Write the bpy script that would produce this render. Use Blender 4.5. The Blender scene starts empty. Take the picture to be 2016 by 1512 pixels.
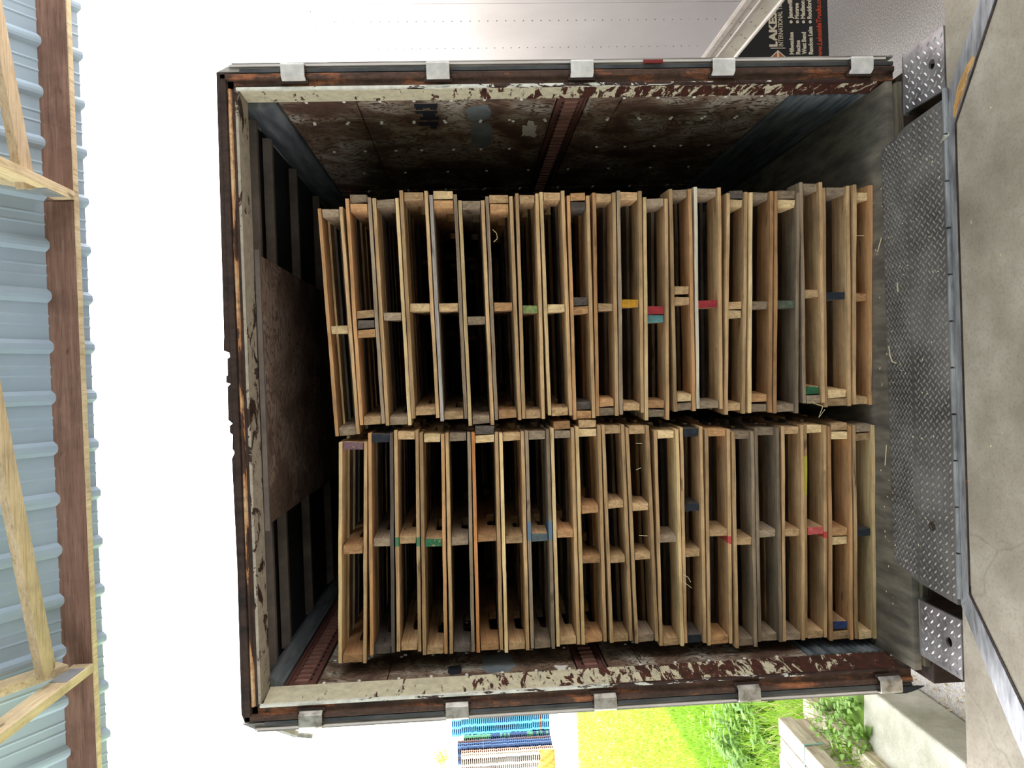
import bpy, math, random
from mathutils import Vector, Matrix
random.seed(7)
C = bpy.context.scene.collection
SC = bpy.context.scene

# ------------------------------------------------------------------ camera
F = 1467.0; EYE = 1.75
def _n(v): return Vector(v).normalized()
_Y = _n((.0075, .0566, 1.0))
_X = Vector((1, .036, 0)); _X = _n(_X - _X.dot(_Y) * _Y)
_Z = _X.cross(_Y)
if _Z.y < 0: _Z = -_Z
# rows: world axes seen in camera (right, up, forward); columns of the inverse give camera axes in the world
right = Vector((_X.x, _Y.x, _Z.x)); up = Vector((_X.y, _Y.y, _Z.y)); fwd = Vector((_X.z, _Y.z, _Z.z))
cam = bpy.data.cameras.new('camera'); cam.sensor_width = 36; cam.lens = F * 36 / 2016; cam.clip_end = 500
cam.clip_start = .02
co = bpy.data.objects.new('camera', cam); C.objects.link(co); SC.camera = co
m = Matrix.Identity(4)
for i, a in enumerate((-up, right, -fwd)):      # the photographer held the camera sideways
    for k in range(3): m[k][i] = a[k]
m[2][3] = EYE
co.matrix_world = m

# ------------------------------------------------------------------ light
W = bpy.data.worlds.new('sky'); SC.world = W; W.use_nodes = True
bg = W.node_tree.nodes['Background']
bg.inputs[0].default_value = (.93, .945, 1.0, 1); bg.inputs[1].default_value = 3.6
sl = bpy.data.lights.new('sun', 'SUN'); sl.energy = 9; sl.angle = .02; sl.color = (1, .93, .80)
so = bpy.data.objects.new('sun', sl); C.objects.link(so)
so.rotation_euler = Vector((-1, -.12, -1.03)).to_track_quat('-Z', 'Y').to_euler()
SC.view_settings.view_transform = 'Standard'; SC.view_settings.look = 'None'
SC.view_settings.exposure = 1.15; SC.view_settings.gamma = 1; SC.view_settings.use_curve_mapping = False

# ------------------------------------------------------------------ helpers
def ray(x, y):
    c = Vector(((756 - y) / F, (1008 - x) / F, 1))
    return Vector((right.x*c.x+up.x*c.y+fwd.x*c.z, right.y*c.x+up.y*c.y+fwd.y*c.z, right.z*c.x+up.z*c.y+fwd.z*c.z))
def atY(x, y, Y): r = ray(x, y); return r * (Y / r.y) + Vector((0, 0, EYE))
def atZ(x, y, Z): r = ray(x, y); return r * ((Z - EYE) / r.z) + Vector((0, 0, EYE))
def atX(x, y, X): r = ray(x, y); return r * (X / r.x) + Vector((0, 0, EYE))

class MB:
    def __init__(s): s.v = []; s.f = []
    def add(s, vs, fs):
        o = len(s.v); s.v += [tuple(v) for v in vs]; s.f += [tuple(i + o for i in f) for f in fs]; return s
    def box(s, x0, x1, y0, y1, z0, z1):
        vs = [(x, y, z) for z in (z0, z1) for y in (y0, y1) for x in (x0, x1)]
        return s.add(vs, [(0,2,3,1),(4,5,7,6),(0,1,5,4),(2,6,7,3),(0,4,6,2),(1,3,7,5)])
    def obox(s, p, ax, ay, az):          # centred box with half-axis vectors
        p, ax, ay, az = Vector(p), Vector(ax), Vector(ay), Vector(az)
        vs = [p + ax*i + ay*j + az*k for k in (-1,1) for j in (-1,1) for i in (-1,1)]
        return s.add(vs, [(0,2,3,1),(4,5,7,6),(0,1,5,4),(2,6,7,3),(0,4,6,2),(1,3,7,5)])
    def beam(s, a, b, w, h, upv=(0,0,1)):  # bar from a to b, w across, h along up
        a, b = Vector(a), Vector(b); d = (b-a).normalized(); sx = d.cross(Vector(upv)).normalized(); sz = sx.cross(d)
        return s.obox((a+b)/2, (b-a)/2, sx*w/2, sz*h/2)
    def prism(s, pts, d):                 # polygon (3-D points) pushed along d
        n = len(pts); d = Vector(d); vs = [Vector(p) for p in pts] + [Vector(p)+d for p in pts]
        return s.add(vs, [tuple(range(n)), tuple(range(2*n-1, n-1, -1))] + [(i, i+n, (i+1)%n+n, (i+1)%n) for i in range(n)])
    def cyl(s, a, b, r, n=12, r2=None):
        a, b = Vector(a), Vector(b); d = (b-a).normalized()
        t = Vector((0,0,1)) if abs(d.z) < .9 else Vector((1,0,0)); u = d.cross(t).normalized(); w = d.cross(u)
        r2 = r if r2 is None else r2
        vs = [a + (u*math.cos(k*2*math.pi/n) + w*math.sin(k*2*math.pi/n))*r for k in range(n)] + [b + (u*math.cos(k*2*math.pi/n) + w*math.sin(k*2*math.pi/n))*r2 for k in range(n)]
        return s.add(vs, [tuple(range(n-1,-1,-1)), tuple(range(n, 2*n))] + [(i, (i+1)%n, (i+1)%n+n, i+n) for i in range(n)])
    def mesh(s, name, mat):
        me = bpy.data.meshes.new(name); me.from_pydata(s.v, [], s.f)
        if mat: me.materials.append(mat)
        me.update()
        return me
    def build(s, name, mat, parent=None, recalc=True):
        me = s.mesh(name, mat)
        if recalc: fixn(me)
        return obj(name, me, parent)
def fixn(me):
    import bmesh
    b = bmesh.new(); b.from_mesh(me); bmesh.ops.recalc_face_normals(b, faces=b.faces); b.to_mesh(me); b.free()
def obj(name, me, parent=None, mat=None):
    o = bpy.data.objects.new(name, me); C.objects.link(o)
    if parent: o.parent = parent
    if mat: o.material_slots[0].link = 'OBJECT'; o.material_slots[0].material = mat
    return o
def bevel(o, w, n=1):
    b = o.modifiers.new('bevel', 'BEVEL'); b.width = w; b.segments = n; b.limit_method = 'ANGLE'; return o
def empty(name, loc=(0,0,0)):
    o = bpy.data.objects.new(name, None); C.objects.link(o); o.location = loc; o.empty_display_size = .1; return o
def tag(o, label, cat, group=None, kind=None):
    o['label'] = label; o['category'] = cat
    if group: o['group'] = group
    if kind: o['kind'] = kind
    return o
def struct(o, label=None, cat=None):
    o['kind'] = 'structure'
    if label: o['label'] = label
    if cat: o['category'] = cat
    return o

# ------------------------------------------------------------------ materials
def srgb(r, g, b):
    f = lambda c: (c/255/12.92) if c/255 <= .04045 else ((c/255+.055)/1.055)**2.4
    return (f(r), f(g), f(b), 1)
class NT:
    def __init__(s, name):
        s.m = bpy.data.materials.new(name); s.m.use_nodes = True; s.t = s.m.node_tree; s.N = s.t.nodes
        s.b = s.N['Principled BSDF']; s.L = s.t.links.new
    def n(s, typ, **kw):
        x = s.N.new(typ)
        for k, v in kw.items(): setattr(x, k, v)
        return x
    def coord(s, scale=(1,1,1), rnd=True, kind='Object', rot=(0,0,0)):
        t = s.n('ShaderNodeTexCoord'); mp = s.n('ShaderNodeMapping'); mp.inputs['Scale'].default_value = scale
        mp.inputs['Rotation'].default_value = rot
        s.L(t.outputs[kind], mp.inputs['Vector'])
        if rnd:
            oi = s.n('ShaderNodeObjectInfo'); ml = s.n('ShaderNodeMath', operation='MULTIPLY'); ml.inputs[1].default_value = 53
            s.L(oi.outputs['Random'], ml.inputs[0]); s.L(ml.outputs[0], mp.inputs['Location'])
        return mp.outputs[0]
    def noise(s, vec, scale=5, detail=4, rough=.55, dist=0):
        x = s.n('ShaderNodeTexNoise'); x.inputs['Scale'].default_value = scale; x.inputs['Detail'].default_value = detail
        x.inputs['Roughness'].default_value = rough; x.inputs['Distortion'].default_value = dist
        s.L(vec, x.inputs['Vector']); return x.outputs['Fac']
    def ramp(s, fac, stops, interp='LINEAR'):
        r = s.n('ShaderNodeValToRGB'); r.color_ramp.interpolation = interp; e = r.color_ramp.elements
        while len(e) < len(stops): e.new(.5)
        for k, (p, c) in enumerate(stops): e[k].position = p; e[k].color = c
        s.L(fac, r.inputs[0]); return r.outputs['Color']
    def mix(s, fac, a, b, mode='MIX'):
        x = s.n('ShaderNodeMix', data_type='RGBA', blend_type=mode)
        for sock, v in ((x.inputs['Factor'], fac), (x.inputs[6], a), (x.inputs[7], b)):
            if hasattr(v, 'links'): s.L(v, sock)
            else: sock.default_value = v
        return x.outputs[2]
    def math(s, op, a, b=None):
        x = s.n('ShaderNodeMath', operation=op)
        for k, v in enumerate((a, b)):
            if v is None: continue
            if hasattr(v, 'links'): s.L(v, x.inputs[k])
            else: x.inputs[k].default_value = v
        return x.outputs[0]
    def bump(s, fac, strength=.3, dist=.01):
        x = s.n('ShaderNodeBump'); x.inputs['Strength'].default_value = strength; x.inputs['Distance'].default_value = dist
        s.L(fac, x.inputs['Height']); s.L(x.outputs[0], s.b.inputs['Normal'])
    def done(s, col, rough=.75, metal=0, spec=.35):
        if hasattr(col, 'links'): s.L(col, s.b.inputs['Base Color'])
        else: s.b.inputs['Base Color'].default_value = col
        s.b.inputs['Metallic'].default_value = metal
        if hasattr(rough, 'links'): s.L(rough, s.b.inputs['Roughness'])
        else: s.b.inputs['Roughness'].default_value = rough
        s.b.inputs['Specular IOR Level'].default_value = spec
        return s.m
def mottled(name, c1, c2, scale=6, rough=.7, metal=0, bump=0, stretch=(1,1,1), c3=None, spec=.35, rnd=False, lo=.35, hi=.65):
    t = NT(name); v = t.coord(stretch, rnd); f = t.noise(v, scale, 6, .6)
    st = [(lo, srgb(*c1)), (hi, srgb(*c2))] if not c3 else [(lo, srgb(*c1)), ((lo+hi)/2, srgb(*c2)), (hi, srgb(*c3))]
    if bump: t.bump(f, bump)
    return t.done(t.ramp(f, st), rough, metal, spec)
def plain(name, c, rough=.6, metal=0, spec=.4): return NT(name).done(srgb(*c), rough, metal, spec)

def wood(name, dark, light, axis='X', paint=None, end=None, strip=None, var=.25):
    """sawn lumber: streaks along the axis, knots and dirt; paint = colour brushed on the front end of a stringer"""
    t = NT(name)
    sc = {'X': (1.6, 26, 26), 'Y': (26, 1.6, 26), 'Z': (26, 26, 1.6)}[axis]
    v = t.coord(sc); g = t.noise(v, 1.6, 6, .65, .4)
    col = t.ramp(g, [(.28, srgb(*dark)), (.5, srgb(*[(a+b)/2 for a, b in zip(dark, light)])), (.72, srgb(*light))])
    d = t.noise(t.coord((1,1,1)), 5.5, 5, .65)
    col = t.mix(t.ramp(d, [(.45, (0,0,0,1)), (.78, (.6,.6,.6,1))]), col, srgb(*[c*.6 for c in dark]))
    sc2 = {'X': (5, 120, 120), 'Y': (120, 5, 120), 'Z': (120, 120, 5)}[axis]
    g2 = t.noise(t.coord(sc2), 1.2, 4, .7)          # fine saw marks and splinter lines
    col = t.mix(t.ramp(g2, [(.28, (.75,.75,.75,1)), (.46, (0,0,0,1))]), col, srgb(*[c*.62 for c in dark]))
    col = t.mix(t.ramp(g2, [(.58, (0,0,0,1)), (.78, (.55,.55,.55,1))]), col, srgb(*[min(255, c*1.12+8) for c in light]))
    sp_ = t.noise(t.coord({'X': (2.5, 9, 9), 'Y': (9, 2.5, 9), 'Z': (9, 9, 2.5)}[axis]), 2.4, 3, .5)
    col = t.mix(t.ramp(sp_, [(.67, (0,0,0,1)), (.74, (.7,.7,.7,1))]), col, srgb(*[c*.42 for c in dark]))
    if axis == 'Y' and not paint:                    # end grain on the sawn end
        tq = t.n('ShaderNodeTexCoord'); sq = t.n('ShaderNodeSeparateXYZ'); t.L(tq.outputs['Object'], sq.inputs[0])
        wf = t.noise(t.coord((70, 1, 24), rot=(0, .5, 0)), 1.0, 5, .7, .8)
        em = t.math('MULTIPLY', t.math('LESS_THAN', sq.outputs['Y'], .009), .55)
        col = t.mix(em, col, t.ramp(wf, [(.34, srgb(*[c*.72 for c in dark])), (.62, srgb(*light))]))
    oi = t.n('ShaderNodeObjectInfo'); hs = t.n('ShaderNodeHueSaturation')
    t.L(t.math('ADD', t.math('MULTIPLY', oi.outputs['Random'], var*2), 1-var), hs.inputs['Value'])
    t.L(col, hs.inputs['Color']); col = hs.outputs['Color']
    tc = t.n('ShaderNodeTexCoord'); sp = t.n('ShaderNodeSeparateXYZ'); t.L(tc.outputs['Object'], sp.inputs[0])
    if paint:
        w = t.math('ADD', sp.outputs['Y'], t.math('MULTIPLY', t.noise(t.coord((1,1,1)), 60, 3), -.012))
        mask = t.math('LESS_THAN', w, .002)
        pc = t.ramp(t.noise(t.coord((1,1,1)), 45, 5, .7), [(.25, srgb(*[c*.72 for c in paint])), (.6, srgb(*paint)), (.78, srgb(*[min(255, c*1.25+15) for c in paint]))])
        col = t.mix(mask, col, pc)
    if strip:
        x0, wd, pc = strip
        dd = t.math('ABSOLUTE', t.math('SUBTRACT', sp.outputs['X'], x0))
        dd = t.math('ADD', dd, t.math('MULTIPLY', t.noise(t.coord((1,1,1)), 40, 3), .03))
        col = t.mix(t.math('LESS_THAN', dd, wd), col, srgb(*pc))
    t.bump(g, .35, .004)
    return t.done(col, .82, 0, .2)

def plywood(name, a, b, c, rot=(0,0,0), seed=0.0):
    """old veneer: swirling cathedral grain, brown where the varnish is left, grey where it has gone"""
    t = NT(name); v = t.coord((1, 1, 1), False, rot=rot)
    n1 = t.noise(v, 3.0, 3, .5, 1.2)
    n2 = t.noise(t.coord((1, 2.6, 1.2), False, rot=rot), 3.2, 2, .5, 2.2)
    w = t.math('SINE', t.math('MULTIPLY', n2, 48))
    col = t.ramp(n1, [(.38, srgb(*a)), (.5, srgb(*b)), (.62, srgb(*c))])
    col = t.mix(t.ramp(w, [(.35, (0,0,0,1)), (.58, (.9,.9,.9,1))]), col, srgb(*[k*.8 for k in a]))
    dt = t.noise(v, 22, 5, .7)
    col = t.mix(t.ramp(dt, [(.45, (0,0,0,1)), (.75, (.5,.5,.5,1))]), col, srgb(24, 19, 16))
    t.bump(dt, .1, .003)
    return t.done(col, .62, 0, .3)
def rusty(name, base=(80, 56, 42), rust=(134, 84, 54), amt=.58, stretch=(6, 6, 1.2), pale=None):
    t = NT(name); v = t.coord(stretch, False); n = t.noise(v, 2.2, 7, .65, .3); f = t.noise(t.coord((1,1,1), False), 40, 4, .7)
    col = t.ramp(n, [(.30, srgb(*[c*.45 for c in base])), (.5, srgb(*base)), (amt, srgb(*base)), (amt+.05, srgb(*rust)), (min(.98, amt+.16), srgb(*(pale or [min(255, c*1.35) for c in rust])))])
    col = t.mix(t.ramp(f, [(.45, (0,0,0,1)), (.7, (.6,.6,.6,1))]), col, srgb(30, 18, 13))
    t.bump(f, .35, .004)
    return t.done(col, .72, .15, .35)
def peeling(name, paint, under, thr_lo, thr_hi, zlo=0., zhi=2.6, stretch=(9, 9, 26)):
    """paint flaking from rusty steel, worn most near the floor where loads scrape past"""
    t = NT(name); tc = t.n('ShaderNodeTexCoord'); sp = t.n('ShaderNodeSeparateXYZ'); t.L(tc.outputs['Object'], sp.inputs[0])
    mr = t.n('ShaderNodeMapRange'); mr.inputs[1].default_value = zlo; mr.inputs[2].default_value = zhi
    mr.inputs[3].default_value = thr_lo; mr.inputs[4].default_value = thr_hi; t.L(sp.outputs['Z'], mr.inputs[0])
    n = t.noise(t.coord(stretch, False), 1.0, 6, .72, .6)
    mask = t.math('GREATER_THAN', n, mr.outputs[0])
    f = t.noise(t.coord((1,1,1), False), 30, 4)
    pc = t.ramp(f, [(.3, srgb(*[c*.86 for c in paint])), (.65, srgb(*paint))])
    uc = t.ramp(f, [(.3, srgb(*[c*.5 for c in under])), (.7, srgb(*under))])
    t.bump(mask, .5, .002)
    return t.done(t.mix(mask, pc, uc), .6, 0, .35)

MT = {}
MT['concrete'] = None
def concrete(name, a, b, c, sc=1.6, crack=True):
    t = NT(name); v = t.coord((1,1,1), False); n = t.noise(v, sc, 8, .62); f = t.noise(v, 90, 3, .6)
    col = t.ramp(n, [(.32, srgb(*a)), (.5, srgb(*b)), (.68, srgb(*c))])
    col = t.mix(t.ramp(f, [(.5, (0,0,0,1)), (.8, (.35,.35,.35,1))]), col, srgb(*[k*.55 for k in a]))
    if crack:
        vo = t.n('ShaderNodeTexVoronoi', feature='DISTANCE_TO_EDGE'); vo.inputs['Scale'].default_value = .62
        nv = t.n('ShaderNodeTexNoise'); nv.inputs['Scale'].default_value = 5; t.L(v, nv.inputs['Vector'])
        t.L(t.mix(.12, v, nv.outputs['Color']), vo.inputs['Vector'])
        col = t.mix(t.ramp(vo.outputs['Distance'], [(.0, (.22,.22,.22,1)), (.003, (0,0,0,1))]), col, srgb(70, 62, 54))
    t.bump(t.math('ADD', n, t.math('MULTIPLY', f, .5)), .25, .006)
    return t.done(col, .85, 0, .25)
MT['dock'] = concrete('dock_concrete', (138, 126, 108), (162, 149, 131), (184, 172, 154), 2.6)
MT['curb'] = concrete('curb_concrete', (134, 133, 114), (162, 159, 143), (188, 185, 173), 2.5, False)
MT['asphalt'] = mottled('asphalt', (118, 112, 106), (146, 140, 134), 90, .5, 0, .35, c3=(178, 172, 164), spec=.5)
MT['lot'] = mottled('gravel_lot', (205, 200, 190), (228, 224, 214), .6, .9)
MT['lawn'] = mottled('lawn_soil', (78, 104, 34), (112, 142, 46), 1.2, .9, c3=(136, 148, 70))
MT['steel'] = mottled('worn_steel', (112, 111, 112), (146, 144, 144), 7, .5, .35, .1, (1, 5, 1), c3=(170, 168, 166))
MT['lip'] = mottled('lip_steel', (84, 78, 73), (110, 103, 97), 3, .6, .15, .05, c3=(132, 124, 117))
MT['bumper'] = mottled('tread_steel', (120, 113, 112), (160, 152, 150), 8, .38, .6, .1, c3=(176, 168, 166))
MT['tread'] = plain('tread_bar', (170, 165, 164), .35, .7)
MT['rust_post'] = rusty('rusty_post', (84, 60, 46), amt=.56, stretch=(9, 9, 2.2))
MT['rust_head'] = rusty('rusty_header', (84, 58, 44), (190, 132, 84), .46, (1.3, 8, 8), (216, 178, 134))
MT['rust_dark'] = rusty('dark_rust', (66, 48, 39), (130, 74, 42), .64)
MT['cream'] = peeling('peeling_cream', (205, 194, 162), (84, 44, 30), .40, .64)
MT['cream_head'] = peeling('peeling_header', (176, 164, 146), (70, 46, 36), .56, .56, stretch=(7, 12, 12))
MT['white_lip'] = peeling('white_lip', (226, 222, 206), (64, 36, 26), .34, .66, stretch=(30, 30, 9))
MT['ply'] = plywood('plywood_wall', (92, 68, 54), (134, 112, 92), (172, 160, 142), (math.radians(90), 0, 0))
MT['ply_c'] = plywood('plywood_ceiling', (112, 92, 80), (146, 124, 110), (166, 146, 132))
MT['etrack'] = mottled('track_paint', (86, 54, 46), (104, 66, 56), 12, .6)
MT['rung'] = mottled('track_rung', (124, 88, 76), (146, 106, 92), 12, .5)
MT['slot'] = plain('track_slot', (22, 15, 13), .9)
MT['rivet'] = plain('rivet', (226, 222, 212), .5)
MT['scuff'] = mottled('scuff_liner', (66, 70, 72), (90, 94, 96), 9, .6, 0, .1, (1, .4, 3), c3=(112, 114, 112))
MT['tfloor'] = mottled('trailer_floor', (84, 77, 68), (110, 101, 89), 3.5, .7, 0, .2, (5, 1, 1), c3=(136, 125, 108))
MT['bow'] = mottled('roof_bow', (96, 87, 80), (124, 113, 104), 8, .6)
MT['roofskin'] = plain('roof_skin', (44, 44, 50), .8)
MT['hinge_w'] = mottled('hinge_paint', (192, 186, 178), (222, 216, 208), 20, .5)
MT['hinge_s'] = mottled('hinge_steel', (120, 112, 100), (176, 168, 156), 18, .42, .5, c3=(196, 190, 180))
MT['door'] = mottled('door_skin', (150, 150, 142), (184, 182, 172), 3, .5, 0, 0, (3, 3, .6))
MT['seal'] = mottled('door_seal_gap', (44, 46, 48), (84, 84, 82), 5, .6)
MT['dooredge'] = mottled('door_edge', (104, 98, 90), (150, 142, 132), 4, .5, .2, 0, (4, 4, .6), c3=(178, 172, 160))
MT['white'] = mottled('white_panel', (196, 190, 191), (206, 200, 201), 2, .3)
MT['rail'] = mottled('bottom_rail', (196, 184, 174), (214, 204, 196), 6, .4)
MT['black'] = plain('rubber', (30, 33, 36), .8)
MT['inkw'] = plain('white_print', (214, 208, 190), .7)
MT['inkr'] = plain('red_print', (196, 74, 42), .7)
MT['inko'] = plain('brown_print', (176, 96, 62), .7)
MT['inkk'] = plain('black_stencil', (22, 22, 30), .8)
MT['bluepaint'] = mottled('grey_blue_patch', (96, 102, 104), (126, 130, 128), 9, .7)
MT['roofmetal'] = mottled('roof_sheet', (158, 176, 190), (172, 190, 202), 1.5, .5)
MT['roofedge'] = plain('roof_sheet_outer', (176, 176, 172), .5)
MT['beam'] = wood('treated_beam', (118, 88, 74), (154, 120, 104), 'X', var=.05)
MT['truss'] = wood('truss_lumber', (200, 172, 130), (230, 210, 174), 'Y', var=.08)
MT['brace'] = wood('brace_lumber', (190, 162, 126), (222, 200, 168), 'X', var=.08)
MT['plate'] = plain('nail_plate', (150, 152, 154), .4, .2)
MT['straw'] = plain('straw', (214, 196, 156), .8)
MT['chip'] = wood('wood_chip', (176, 124, 70), (228, 184, 120), 'Y')
MT['timber'] = wood('weathered_timber', (158, 142, 122), (214, 202, 186), 'Y', var=.12)
MT['strap'] = plain('teal_strap', (104, 160, 150), .4)
MT['paper'] = plain('torn_label', (206, 200, 186), .8)
def leaf_mat(name, a, b):
    t = NT(name); oi = t.noise(t.coord((1,1,1)), 9, 2); t.b.inputs['Subsurface Weight'].default_value = 0
    m_ = t.done(t.ramp(oi, [(.35, srgb(*a)), (.65, srgb(*b))]), .55, 0, .3)
    tr = t.n('ShaderNodeBsdfTranslucent'); tr.inputs[0].default_value = srgb(*[min(255, c*1.15) for c in b])
    mx = t.n('ShaderNodeMixShader'); mx.inputs[0].default_value = .35
    out = t.N['Material Output']; t.L(t.b.outputs[0], mx.inputs[1]); t.L(tr.outputs[0], mx.inputs[2]); t.L(mx.outputs[0], out.inputs[0])
    return m_
MT['grass'] = leaf_mat('grass_blade', (88, 130, 30), (136, 170, 54))
MT['weed'] = leaf_mat('weed_leaf', (80, 116, 40), (132, 166, 68))
MT['drygrass'] = leaf_mat('dry_grass', (168, 150, 104), (206, 190, 146))

# ------------------------------------------------------------------ ground, dock and truck well
GZ = -1.2; LZ = -.9
o = MB().box(-2.25, 12, 2.3, 60, GZ-.2, GZ).build('ground', MT['asphalt']); struct(o, 'grey stony asphalt of the truck well below the dock')
# lawn: level beside the well, then falling away to a bright gravel lot
mb = MB(); ys = [2.0, 5, 8, 11, 14, 17, 20.2, 22, 26, 34]; zs = [LZ]*6 + [LZ, LZ-.12, -1.6, -3.05]
vs = []
for Y, Z in zip(ys, zs): vs += [(-60, Y, Z), (-30, Y, Z), (-9, Y, Z), (-2.3, Y, Z), (-2.26, Y, min(Z, GZ)-.01)]
fs = [(r*5+c, r*5+c+1, r*5+c+6, r*5+c+5) for r in range(len(ys)-1) for c in range(4)]
o = mb.add(vs, fs).build('lawn', MT['lawn']); struct(o, 'sunlit mown lawn beside the trailer')
o = MB().box(-140, 60, 33, 240, -3.3, -3.05).build('gravel_lot', MT['lot']); struct(o, 'pale gravel yard beyond the lawn')

# dock slab, set back diagonally on both sides of the leveler
o = MB().box(-7, 7, -5, 2.605, -1.3, -.006).build('floor', MT['dock']); struct(o, 'worn grey concrete dock floor')
poly = [(-.80, 2.55), (.80, 2.555), (.84, 2.555), (1.17, 2.335), (2.6, 1.36), (4, .4), (4, -4.9), (-4, -4.9), (-4, .05), (-2.4, 1.29), (-1.13, 2.30), (-.83, 2.55)]
o = MB().prism([(x, y, -.006) for x, y in poly], (0, 0, .008)).build('floor_inner', MT['dock']); o.name = 'floor_topping'; struct(o, 'concrete floor inside the steel dock edging')
def band(name, inner, outer, z0, z1, mat, label):
    o = MB()
    for i in range(len(inner)-1):
        o.add([(*inner[i], z1), (*inner[i+1], z1), (*outer[i+1], z0), (*outer[i], z0), (*inner[i], z1-.02), (*inner[i+1], z1-.02), (*outer[i+1], z0-.02), (*outer[i], z0-.02)],
              [(0,1,2,3),(4,7,6,5),(0,4,5,1),(1,5,6,2),(2,6,7,3),(3,7,4,0)])
    return struct(o.build(name, mat), label)
band('trim_1', [(-.83, 2.553), (.84, 2.556)], [(-.88, 2.598), (.90, 2.602)], .004, .004, MT['steel'], 'straight steel edging strip in front of the dock leveler')
band('trim_2', [(.84, 2.556), (1.17, 2.337), (2.6, 1.362)], [(.93, 2.62), (1.215, 2.42), (2.68, 1.43)], -.004, .006, MT['steel'], 'diagonal steel edging strip on the side of the white trailer')
band('trim_3', [(-.83, 2.553), (-1.13, 2.303), (-2.4, 1.293)], [(-.885, 2.61), (-1.22, 2.38), (-2.52, 1.38)], -.004, .006, MT['steel'], 'diagonal steel edging strip on the side of the lawn')
# rust seam where the steel meets the concrete
o = MB()
for pts in ([(.80, 2.548), (.84, 2.548), (1.17, 2.327), (2.6, 1.35)], [(-.80, 2.545), (-.83, 2.545), (-1.13, 2.293), (-2.4, 1.28)], [(-.82, 2.547), (.82, 2.549)]):
    for a, b in zip(pts, pts[1:]): o.beam((*a, .003), (*b, .003), .006, .004)
struct(o.build('trim_4', MT['rust_dark']), 'thin rusty seam between edging and concrete')

# concrete curb along the well
cb = empty('concrete_curb', (-2.45, 3.5, GZ)); tag(cb, 'low weathered concrete curb along the truck well, weeds behind it', 'curb')
def part(mbx, name, mat, parent, bev=0):
    o = mbx.build(name, mat)
    o.parent = parent; o.matrix_parent_inverse = Matrix.Translation(-Vector(parent.location))
    if bev: bevel(o, bev, 2)
    return o
part(MB().prism([(-2.2, 3.905, GZ), (-2.2, 3.905, -.88), (-2.74, 3.905, -.86), (-2.74, 3.905, GZ)], (0, 1.07, 0)), 'curb_block', MT['curb'], cb, .015)
part(MB().prism([(-2.205, 2.61, GZ), (-2.205, 2.61, -.875), (-2.75, 2.61, -.86), (-2.75, 2.61, GZ)], (0, 1.28, 0)), 'curb_block', MT['curb'], cb, .015)

# ------------------------------------------------------------------ canopy roof
SL = .65; EZ = 3.527; EY = 3.62
def roofz(Y): return EZ + (EY - Y) * SL
prof = []; p = .2286; k0 = -44
for k in range(-44, 45):                    # ribs 9 inches apart, small stiffeners between
    c = -.02 + k*p
    prof += [(c-.032, 0), (c-.024, -.009), (c-.014, -.018), (c, -.020), (c+.014, -.018), (c+.024, -.009), (c+.032, 0), (c+.085, 0), (c+.093, -.004), (c+.101, 0), (c+.13, 0), (c+.138, -.004), (c+.146, 0)]
vs = []
for Y in (EY, 0.0):
    for x, d in prof: vs.append((x, Y, roofz(Y) + d))
for x, d in prof: vs.append((x, -3.6, EZ + d))
n = len(prof); fs = [(r*n+i, r*n+i+1, (r+1)*n+i+1, (r+1)*n+i) for r in range(2) for i in range(n-1)]
o = MB().add(vs, fs).build('ceiling', MT['roofmetal'], recalc=False); struct(o, 'ribbed blue-grey metal canopy roof seen from below')
sm = o.modifiers.new('thick', 'SOLIDIFY'); sm.thickness = .003
o = MB().box(-10, 10, -3.7, -3.6, 0, EZ).build('wall_back', mottled('light_block_wall', (120, 122, 120), (140, 142, 138), 2)); struct(o, 'plain grey rear wall, unseen, added to block light from behind')  # unseen wall, added to keep skylight from behind off the pallets
tb = MB()
for a, b in ((-10, .862), (.864, 10)):
    tb = MB().box(a, b, 3.462, 3.500, 3.499, 3.640); o = tb.build('trim_5' if a < 0 else 'trim_6', MT['beam']); bevel(o, .003)
    struct(o, 'brown treated timber beam under the eave, lawn side' if a < 0 else 'brown treated timber beam under the eave, white trailer side')
# strip added under the beam: ground bounce put in as pale colour
o = MB().box(-10, 10, 3.4625, 3.4995, 3.494, 3.499).build('trim_7', MT['truss']); struct(o, 'pale strip along the beam underside, bounce light put into its colour')
for xt, nm in ((.885, 'on the side of the white trailer'), (-1.245, 'on the side of the lawn')):
    r = empty('roof_truss', (xt, 3.46, 3.49)); tag(r, 'pale timber roof truss butting the eave beam, ' + nm, 'truss')
    part(MB().box(xt-.019, xt+.019, -3.4, 3.460, 3.492, 3.581), 'bottom_chord', MT['truss'], r, .002)
    a = Vector((xt+.03, 3.40, roofz(3.40)-.075)); b = Vector((xt+.03, .02, roofz(.02)-.075))
    part(MB().beam(a, b, .038, .089), 'rafter', MT['truss'], r, .002)
    part(MB().box(xt-.0215, xt-.0192, 3.25, 3.40, 3.50, 3.575), 'nail_plate', MT['plate'], r)
    part(MB().box(xt+.0192, xt+.0215, 3.25, 3.40, 3.50, 3.575), 'nail_plate', MT['plate'], r)
for (x0, y0, x1, y1, ya, yb, ext, lb) in ((88, 1310, 0, 868, 3.20, 2.95, 1.45, 'beside the lawn-side truss'), (50, 362, 0, 95, 3.20, 3.06, 2.2, 'beside the truss nearer the white trailer')):
    A = atY(x0, y0, ya); B = atY(x1, y1, yb); Bx = A + (B - A) * ext; A = A - (B-A)*.04
    o = MB().beam(A, Bx, .089, .036).build('roof_brace', MT['brace']); bevel(o, .002)
    tag(o, 'flat timber brace rising sideways ' + lb, 'brace')

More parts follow.
